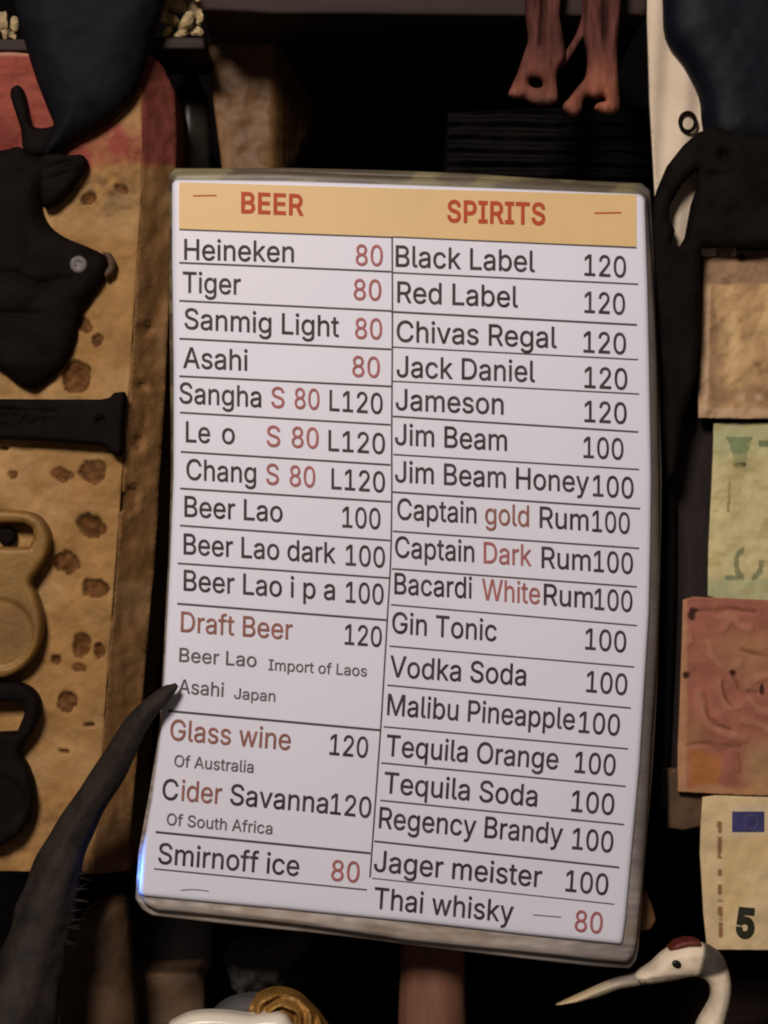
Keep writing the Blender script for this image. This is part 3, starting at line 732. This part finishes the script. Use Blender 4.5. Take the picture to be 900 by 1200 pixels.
relief('head_and_neck', head_c, 0.020, 0.004, M['figure'], crane, step=2.4, R=15, dome=0.0065, color=crane_c, both=True, smooth_outline=3)
def beak_c(x, y):
    t = sst(655, 745, x)[:, None]
    up = ((y - (1177 - (x - 655) * 0.335)) > 2)[:, None] * sst(670, 700, x)[:, None]
    c = np.array([0.56, 0.44, 0.26]) * (1 - t) + np.array([0.40, 0.35, 0.30]) * t
    c = mixc(c, [0.16, 0.14, 0.13], 0.8 * sst(706, 718, x) * (1 - sst(1146, 1150, y - 0.1 * (740 - x))))
    return mixc(c, [0.20, 0.165, 0.12], 0.75 * (1 - sst(1.0, 2.2, dline([(690, 1167), (720, 1157), (760, 1147)], x, y))))
relief('beak', [(652, 1178), (676, 1167), (700, 1156), (722, 1147), (744, 1140), (756, 1143), (754, 1154), (726, 1159), (702, 1168), (676, 1175)], 0.021, 0.003, M['figure'], crane, step=1.6, R=6, dome=0.003, color=beak_c, both=True)
redm = material('crane_red', (0.12, 0.02, 0.015), 0.5, 0.2, 120, 0.2)
relief('crown', [(784, 1113), (793, 1105), (805, 1102), (814, 1102), (822, 1105), (822, 1109), (806, 1109), (793, 1113)], 0.0170, 0.010, redm, crane, step=1.6, R=4, dome=0.002, both=True)
relief('eye', disc_px(793, 1130, 5.4, 18, 1.1, 0.85, 0.5), 0.0135, 0.003, M['eye'], crane, step=1.2, R=3, dome=0.001)

# ------------------------------------------------------------------ right: board with the notes pinned to it
pb = box('pin_board', 785, 288, 1010, 950, 0.046, 0.07, M['purplewood'], R=3, step=12)
tag(pb, 'dark brown upright board right of the menu holding the pinned notes', 'board')
peg = relief('wood_scrap', [(782, 900), (830, 900), (830, 968), (800, 973), (784, 970)], 0.040, 0.006, M['dimwood'], step=4, R=4, h=fbh(0.001, 0.06))
tag(peg, 'brown wooden scrap poking out under the red note', 'wood scrap')
scrap = relief('shell_chip', [(748, 1050), (757, 1044), (764, 1060), (769, 1078), (762, 1090), (748, 1090)], 0.03, 0.008, M['wood'], step=3, R=5, dome=0.002)
tag(scrap, 'brown chip showing past the lower right edge of the menu', 'chip')

def paper(name, out, D, label, color, wave, step=2.0, group='notes pinned on the dark board'):
    o = relief(name, out, D, 0.0006, M['note'], None, step=step, R=0, h=wave, color=color)
    return tag(o, label, 'banknote', group)

def tan_c(x, y):
    n = fbm(x * 0.05, y * 0.05, 4)
    wx = x + 14 * (fbm(x * 0.05, y * 0.05, 3) - .5); wy = y + 14 * (fbm(x * 0.05 + 30, y * 0.05, 3) - .5)
    c = np.array([0.41, 0.262, 0.135]) * (0.72 + 0.56 * n)[:, None]
    brown = [0.19, 0.11, 0.06]
    c = mixc(c, brown, 0.75 * ell(wx, wy, 834, 400, 6, 75, 2))
    c = mixc(c, [0.32, 0.20, 0.12], 0.8 * ell(wx, wy, 838, 430, 9, 22))
    c = mixc(c, brown, 0.8 * ell(wx, wy, 880, 464, 60, 11, 2))
    c = mixc(c, [0.66, 0.47, 0.25], 0.75 * ell(wx, wy, 857, 403, 9, 44, 1.6)); c = mixc(c, [0.50, 0.34, 0.17], 0.6 * ell(wx, wy, 872, 420, 12, 36))
    c = mixc(c, [0.60, 0.41, 0.20], 0.8 * ell(wx, wy, 897, 365, 12, 40, 2))
    c = mixc(c, [0.58, 0.40, 0.20], 0.7 * ell(wx, wy, 855, 341, 9, 4)); c = mixc(c, [0.55, 0.38, 0.22], 0.8 * ell(wx, wy, 868, 466, 7, 8)); c = mixc(c, [0.55, 0.38, 0.24], 0.8 * ell(wx, wy, 889, 468, 7, 4))
    c = mixc(c, [0.22, 0.12, 0.05], 0.7 * ell(wx, wy, 887, 430, 3, 6)); c = mixc(c, [0.28, 0.16, 0.07], 0.6 * ell(wx, wy, 888, 366, 5, 5))
    band = 1 - sst(331, 335, y + 5 * (fbm(x * .06, y * .06, 2) - .5))
    c = mixc(c, np.array([0.27, 0.165, 0.105]), band * 0.9)
    c = mixc(c, [0.15, 0.085, 0.055], band * 0.8 * sst(.45, .65, fbm(x * .06 + 3, y * .07, 3)))
    edge = np.maximum((1 - sst(828, 832, x + .02 * (y - 400))) * sst(333, 337, y), sst(477, 481, y))
    c = mixc(c, [0.50, 0.345, 0.22], edge * .85)
    return mixc(c, [0.03, 0.014, 0.01], (1 - sst(5, 7, np.hypot(x - 868, y - 302))))
tan_out = [(823, 294), (960, 293), (960, 490), (870, 491), (818, 490), (817, 470), (820, 400), (822, 340)]
paper('banknote', densify(tan_out, 6), 0.034, 'tan brown note with pale faded picture, topmost of the pinned column', tan_c, lambda x, y: 0.004 * (fbm(x * 0.05, y * 0.05, 4) - .3) + 0.002)

def green_c(x, y):
    n = fbm(x * 0.05 + 2, y * 0.05, 4)[:, None]
    c = np.array([0.53, 0.47, 0.26]) * (0.75 + 0.5 * n)
    top = (1 - sst(525, 545, y + 14 * (fbm(x * .06, y * .06, 2) - .5)))[:, None]; c = c * (1 - 0.7 * top) + np.array([0.36, 0.39, 0.22]) * 0.7 * top
    bot = sst(672, 684, y + 8 * (fbm(x * .08, y * .08, 2) - .5))[:, None]; c = c * (1 - .6 * bot) + np.array([0.28, 0.34, 0.20]) * .6 * bot
    def put(m, col, a): 
        nonlocal c
        m = m[:, None] * a; c = c * (1 - m) + np.array(col) * m
    put(((y > 511) & (y < 532) & (np.abs(x - 866) < 16 - (y - 511) * 0.35)) * 1.0, [0.10, 0.17, 0.08], 0.75)
    put(((y > 532) & (y < 546) & (np.abs(x - 866) < 9)) * 1.0, [0.17, 0.20, 0.10], 0.6)
    put(((y > 542) & (y < 548) & (np.abs(x - 866) < 8)) * 1.0, [0.03, 0.04, 0.02], 0.8)
    put(((np.abs(y - 520) < 4) & (x > 888)) * 1.0, [0.08, 0.12, 0.06], 0.8)
    r = np.hypot((x - 877), (y - 660) * 0.85)
    put(((np.abs(r - 15) < 3) & ((x < 872) | ((y > 655) & (x > 880)))) * 1.0, [0.12, 0.14, 0.07], 0.75)
    put(((np.abs(y - 677) < 2.5) & (x > 848) & (x < 868)) * 1.0, [0.10, 0.13, 0.08], 0.75)
    put(((np.abs(x - 854 + (y - 580) * 0.05) < 1.6) & (y > 564) & (y < 600)) * 1.0, [0.16, 0.12, 0.04], 0.75)
    put(sst(0.58, 0.68, fbm(x * 0.05 + 60, y * 0.10, 4)), [0.38, 0.31, 0.13], 0.5)
    return c
green_out = [(836, 496), (960, 494), (960, 705), (870, 705), (840, 702), (829, 698), (830, 640), (834, 560)]
paper('banknote', densify(green_out, 6), 0.038, 'faded green and yellow note below the tan note', green_c, lambda x, y: 0.003 * (fbm(x * 0.03 + 9, y * 0.03, 3) - .3) + 0.001)

RED_PALE = [[(818, 812), (822, 835), (832, 853), (850, 862), (872, 866)], [(842, 798), (844, 815), (854, 828), (868, 826)], [(829, 755), (836, 772), (852, 782), (868, 776)], [(838, 722), (856, 724), (866, 734), (880, 736)],
            [(846, 738), (854, 726), (848, 716)], [(870, 845), (882, 846), (900, 858)], [(872, 808), (884, 796), (905, 790)], [(876, 820), (892, 834), (910, 838)], [(806, 740), (808, 752)]]
RED_DARK = [[(824, 815), (828, 834), (838, 848), (856, 857)], [(848, 800), (850, 812), (858, 822)], [(870, 762), (885, 766), (905, 763)], [(812, 716), (850, 714), (884, 718)], [(806, 873), (835, 872), (866, 876)], [(862, 885), (864, 905)], [(862, 792), (868, 806), (886, 812)]]
def red_lines(x, y, L_, w):
    m = np.zeros(np.shape(x))
    for q in L_: m = np.maximum(m, 1 - sst(w * .4, w, dline(q, x, y)))
    return m
def red_h(x, y): return 0.00045 * red_lines(x, y, RED_PALE, 6) - 0.0004 * red_lines(x, y, RED_DARK, 4) + 0.003 * (fbm(x * 0.025 + 3, y * 0.025, 3) - .3) + 0.001
def red_c(x, y):
    n = fbm(x * 0.06, y * 0.06, 4)[:, None]
    wx = x + 12 * (fbm(x * 0.05, y * 0.05, 3) - .5); wy = y + 12 * (fbm(x * 0.05 + 30, y * 0.05, 3) - .5)
    c = np.array([0.30, 0.112, 0.080]) * (0.8 + .4 * n)
    c = mixc(c, [0.33, 0.18, 0.085], 0.7 * ell(wx, wy, 875, 757, 45, 16)); c = mixc(c, [0.33, 0.19, 0.09], 0.6 * ell(wx, wy, 880, 780, 20, 20))
    c = mixc(c, [0.32, 0.175, 0.08], 0.8 * ell(wx, wy, 814, 862, 12, 20)); c = mixc(c, [0.32, 0.195, 0.095], 0.85 * ell(wx, wy, 890, 900, 24, 34, 2))
    c = mixc(c, [0.37, 0.185, 0.115], 0.55 * red_lines(wx, wy, RED_PALE, 4.5)); c = mixc(c, [0.17, 0.06, 0.036], 0.7 * red_lines(wx, wy, RED_DARK, 3.0))
    c = mixc(c, [0.33, 0.13, 0.035], 0.85 * sst(878, 886, wy) * (1 - sst(842, 848, wx)) * sst(805, 810, x) * (1 - sst(918, 924, y)))
    c = mixc(c, [0.43, 0.25, 0.125], 0.6 * (1 - sst(802, 807, x + 4 * (fbm(x * .1, y * .1, 2) - .5))))
    c = mixc(c, [0.40, 0.23, 0.11], 0.6 * sst(918, 924, y + 3 * np.sin(x * .1)))
    for (a, b, rx, ry) in [(804, 792, 4, 5), (861, 787, 4, 5), (894, 808, 3.5, 8), (811, 719, 5, 8), (814, 715, 6, 3)]:
        c = mixc(c, [0.04, 0.012, 0.008], 1 - sst(.75, 1.15, np.hypot((wx - a) / rx, (wy - b) / ry)))
    return c
red_out = [(800, 703), (812, 699), (850, 701), (960, 706), (960, 934), (860, 931), (794, 927), (794, 880), (797, 800), (799, 740)]
paper('banknote', densify(red_out, 6), 0.035, 'reddish pink swirl patterned note between the green note and the five note', red_c,
      red_h)

def five_c(x, y):
    n = fbm(x * 0.05 + 12, y * 0.05, 4)[:, None]
    c = np.array([0.60, 0.47, 0.28]) * (0.82 + .36 * n)
    g = sst(.45, .6, fbm(x * .02 + 4, y * .02, 3))[:, None] * sst(842, 850, x)[:, None]; c = c * (1 - .4 * g) + np.array([0.56, 0.38, 0.16]) * .4 * g
    s = (np.abs(x - 842.5 - 0.01 * (y - 960)) < 2.6) & (y > 962) & (y < 1098) & (fbm(x * .02, y * .2, 2) > .40)
    c = np.where(s[:, None], np.array([0.25, 0.125, 0.06]), c)
    fr = ((x > 856) & (x < 898) & (y > 943) & (y < 978))[:, None]; c = np.where(fr, np.array([0.56, 0.46, 0.33]), c)
    return c
five_out = [(823, 934), (838, 932), (960, 936), (960, 1114), (870, 1112), (838, 1112), (828, 1110), (824, 1070), (820, 1000), (821, 960)]
five_wave = lambda x, y: 0.0025 * (fbm(x * 0.035 + 21, y * 0.03, 3) - .3) + 0.001
five = paper('banknote', densify(five_out, 6), 0.031, 'pale note marked 5 with small blue flag, lowest of the pinned column', five_c, five_wave)
def on_five(x, y, lift):
    return P(x, y, 0.031 - float(five_wave(np.array([x]), np.array([y]))[0]) - lift)
M['noteink'] = material('dark_green_black_ink', (0.02, 0.02, 0.012), 0.6, 0.2, 200, 0.0, spec=0.2)
text('5', 861.5, 1096, 883.5, 1098, 31, 'noteink', 'numeral', 0.045, surf=on_five, parent=five, lift=0.0006)
bluem = material('blue_flag_print', (0.045, 0.045, 0.15), 0.6, 0.2, 60, 0.0, spec=0.2)
bluem2 = material('bright_blue_flag_print', (0.05, 0.045, 0.22), 0.6, 0.2, 60, 0.0, spec=0.2)
v4 = []; f4 = []
for i in range(9):
    for j in range(6): v4.append(on_five(858 + 37.5 * i / 8, 951 + 23.5 * j / 5, 0.0006))
for i in range(8):
    for j in range(5): f4.append((i * 6 + j, i * 6 + j + 1, i * 6 + j + 7, i * 6 + j + 6))
link_mesh('blue_flag', v4, f4, bluem, five)
star = []
sf = []
for q in range(12):
    a = q * math.pi / 6; cx_, cy_ = 880 + 8 * math.cos(a), 963 + 8 * math.sin(a); k = len(star)
    star += [on_five(cx_ + 1.3 * math.cos(b), cy_ + 1.3 * math.sin(b), 0.0009) for b in (0, 2.1, 4.2)]
    sf.append((k, k + 1, k + 2))
link_mesh('flag_stars', star, sf, material('dull_star_print', (0.16, 0.13, 0.16), 0.6, 0.1, 100, 0), five)

# ------------------------------------------------------------------ upper right: dark jug, white cloth
jug = empty('dark_jug', P(860, 290, 0.03), 'blue black jug with a looped handle overlapping the upper right of the menu', 'jug')
ROOT[jug.name] = jug.location.copy()
relief('body', [(776, -60), (777, 0), (780, 45), (800, 75), (819, 112), (823, 145), (830, 172), (850, 186), (900, 196), (980, 196), (1010, 160), (1010, 60), (990, -60)], 0.0265, 0.002, M['navy'], jug, step=5, R=50, dome=0.010, smooth_outline=3, both=False, h=fbh(0.001, 0.02))
relief('glint_disc', disc_px(820, 8, 6), 0.022, 0.006, M['screw'], jug, step=2, R=4, dome=0.002)  # small steel disc standing in for a bright highlight on the jug
relief('handle', [(836, 148), (817, 156), (800, 171), (782, 194), (771, 220), (761, 250), (755, 285), (758, 315), (766, 345), (770, 380), (775, 440), (778, 500), (781, 556), (785, 562), (790, 552), (800, 490), (816, 440), (820, 380), (821, 310), (823, 290), (850, 290), (1010, 290), (1010, 160), (880, 160)], 0.0205, 0.003, M['iron'], jug,
       step=3, R=11, dome=0.0045, holes=[[(817, 199), (800, 215), (786, 240), (784, 255), (791, 270), (787, 287), (797, 288), (803, 278), (810, 240), (816, 222)]],
       h=lambda x, y: 0.0025 * (fbm(x * 0.03, y * 0.03, 3) - 0.5) - 0.002 * np.exp(-((x - 836) ** 2 / 300 + (y - 208) ** 2 / 30)) - 0.004 * np.exp(-((x - 847) ** 2 + (y - 184) ** 2) / 40))
neck = tube('ridged_stem', [P(796, 440, 0.040), P(790, 480, 0.040), P(786, 520, 0.040), P(784, 560, 0.040), P(783, 700, 0.040), P(779, 830, 0.042), P(775, 950, 0.044)], [r * S for r in (9, 10, 10, 9, 9, 9, 8)], M['blackwood'], None, seg=20, sub=8,
            ridge=lambda t, a: 0.05 * math.sin(t * 60) * max(0, 1 - 2 * t))
tag(neck, 'slim black turned stem hanging down between menu and pinned notes', 'stem')

def cloth_h(x, y): return 0.0014 * np.sin((x - 760) * 0.16 + 0.01 * y) + 0.001 * (fbm(x * .03, y * .012, 3) - .5)
cl = relief('white_cloth', [(756, -60), (860, -60), (862, 300), (778, 300), (768, 240), (761, 120)], 0.0315, 0.0015, M['cloth'], step=4, R=0, h=cloth_h)
tag(cl, 'off white cloth strip hanging behind the dark jug', 'cloth')
ring = tube('wire_ring', [P(806 + 9 * math.cos(a), 143 + 11 * math.sin(a), 0.0285) for a in np.linspace(0, 2 * math.pi, 25)], [2.4 * S] * 25, M['iron'], None, seg=8, sub=2)
tag(ring, 'small dark ring against the white cloth', 'ring')

# ------------------------------------------------------------------ upper middle
pup = empty('ragged_pendant', P(665, -60, 0.016), 'reddish ragged pendant whose split strips dangle from above into the dark shelf', 'pendant')
ROOT[pup.name] = pup.location.copy()
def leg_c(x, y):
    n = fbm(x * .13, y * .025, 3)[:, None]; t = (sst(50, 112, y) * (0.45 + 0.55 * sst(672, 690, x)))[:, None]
    c = (np.array([0.085, 0.031, 0.028]) * (1 - t) + np.array([0.25, 0.092, 0.060]) * t) * (0.35 + 1.3 * n)  # red brown to orange pink; darker top and lit lower ends are painted in
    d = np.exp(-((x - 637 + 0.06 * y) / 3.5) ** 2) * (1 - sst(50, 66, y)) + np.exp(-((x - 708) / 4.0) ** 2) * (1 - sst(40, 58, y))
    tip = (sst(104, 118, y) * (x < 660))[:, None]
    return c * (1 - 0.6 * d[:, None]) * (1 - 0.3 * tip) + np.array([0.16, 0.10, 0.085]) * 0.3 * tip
lh = lambda x, y: 0.004 * (fbm(x * 0.10, y * 0.022, 3) - 0.5) - 0.003 * np.exp(-((x - 637 + 0.06 * y) / 4) ** 2) * (1 - sst(50, 66, y)) - 0.003 * np.exp(-((x - 708) / 4) ** 2) * (1 - sst(40, 58, y))
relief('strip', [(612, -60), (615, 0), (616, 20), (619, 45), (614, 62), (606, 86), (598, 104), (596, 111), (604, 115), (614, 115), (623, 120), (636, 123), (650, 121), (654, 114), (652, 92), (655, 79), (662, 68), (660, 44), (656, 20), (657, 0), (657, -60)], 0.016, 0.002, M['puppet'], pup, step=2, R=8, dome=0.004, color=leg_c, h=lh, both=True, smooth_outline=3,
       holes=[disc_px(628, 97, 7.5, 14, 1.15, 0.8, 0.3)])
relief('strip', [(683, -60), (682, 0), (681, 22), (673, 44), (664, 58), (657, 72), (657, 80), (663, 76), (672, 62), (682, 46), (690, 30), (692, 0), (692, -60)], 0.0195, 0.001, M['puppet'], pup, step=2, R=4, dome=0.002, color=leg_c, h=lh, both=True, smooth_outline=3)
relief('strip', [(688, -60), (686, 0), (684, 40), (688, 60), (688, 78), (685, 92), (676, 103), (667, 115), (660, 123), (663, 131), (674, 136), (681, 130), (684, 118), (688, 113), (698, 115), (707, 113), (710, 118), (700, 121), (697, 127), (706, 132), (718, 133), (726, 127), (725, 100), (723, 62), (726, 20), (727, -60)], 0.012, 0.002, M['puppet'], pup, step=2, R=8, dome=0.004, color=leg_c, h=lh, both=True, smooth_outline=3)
bk = relief('woven_basket', [(525, 132), (640, 128), (757, 126), (760, 260), (520, 260)], 0.10, 0.08, M['basket'], step=2.2, R=3,
            h=lambda x, y: 0.0024 * np.sin(y * 0.40 + 2.2 * fbm(x * 0.02, y * 0.03, 2)) * (0.4 + 0.9 * vnoise(x * 0.035 + np.floor(y * 0.0637 + .35 * fbm(x * 0.02, y * 0.03, 2)) * 7.3, y * 0 + 3)))
tag(bk, 'dark woven cane basket in shadow below the ragged red strips', 'basket')

wb = relief('wedge_block', [(243, 48), (252, 42), (314, 41), (324, 48), (344, 70), (362, 96), (362, 118), (352, 150), (338, 194), (340, 215), (262, 215), (258, 180), (250, 120)], 0.10, 0.03, M['wood'], step=4, R=4, dome=0.0015,
            Dfun=lambda x, y: 0.055 * sst(316, 366, x) ** 1.0 + 0.0 * y, h=fbh(0.0025, 0.05))
tag(wb, 'brown tapered wooden block standing behind the top left of the menu', 'wood block')
bt = lathe('smoky_bottle', 222, 0.12, [(60, 8), (82, 9), (96, 12), (112, 20), (130, 24), (200, 24), (260, 24)], M['bottle'])
tag(bt, 'smoky dark bottle squeezed between the red painted block and the tapered block', 'bottle')

# cream shells heaped in a tray at the top left
tray = relief('shell_tray', [(150, 44), (239, 44), (241, 58), (150, 58)], 0.055, 0.06, M['shelf'], R=3, step=6)
tag(tray, 'dark tray edge under the cream shells at the top left', 'tray')
rs = random.Random(8)
pts_ = [(196, 38, 9), (212, 40, 10), (229, 36, 9), (203, 24, 10), (219, 25, 11), (234, 20, 9), (192, 20, 8), (209, 8, 10), (225, 9, 10), (236, 2, 9), (197, 4, 9), (214, -6, 10), (230, -8, 9),
        (6, 36, 9), (16, 42, 6), (4, 24, 8), (17, 28, 7)]
for (x, y, r) in pts_:
    c = P(x, y, 0.06 + rs.uniform(-0.002, 0.008))
    bm = bmesh.new(); bmesh.ops.create_icosphere(bm, subdivisions=2, radius=1.0)
    e = Euler((rs.uniform(0, 6), rs.uniform(0, 6), rs.uniform(0, 6))); sc = (1.25 * r * S, 0.55 * r * S, 0.85 * r * S)
    pv = []
    for v in bm.verts:
        q = v.co.copy(); q *= 1 + 0.18 * math.sin(3.1 * q.x + 2.3 * q.y + x) + 0.1 * math.sin(7 * q.z + y)
        q = Vector((q.x * sc[0], q.y * sc[1], q.z * sc[2])); q.rotate(e); pv.append(c + q)
    fv = [tuple(v.index for v in f.verts) for f in bm.faces]; bm.free()
    o = link_mesh('shell', pv, fv, M['shell'], None, smooth=[False] * len(fv))
    left = x < 60
    tag(o, 'cream shell bit on the ledge left of the moose antler' if left else 'cream broken shell in the heap right of the moose antler', 'shell', 'shells left of the antler' if left else 'shells heaped at the top left')
tl = relief('ledge', [(-90, 46), (40, 46), (40, 60), (-90, 60)], 0.05, 0.07, M['shelf'], R=2, step=6)
tag(tl, 'dark ledge above the red painted end of the block', 'ledge')
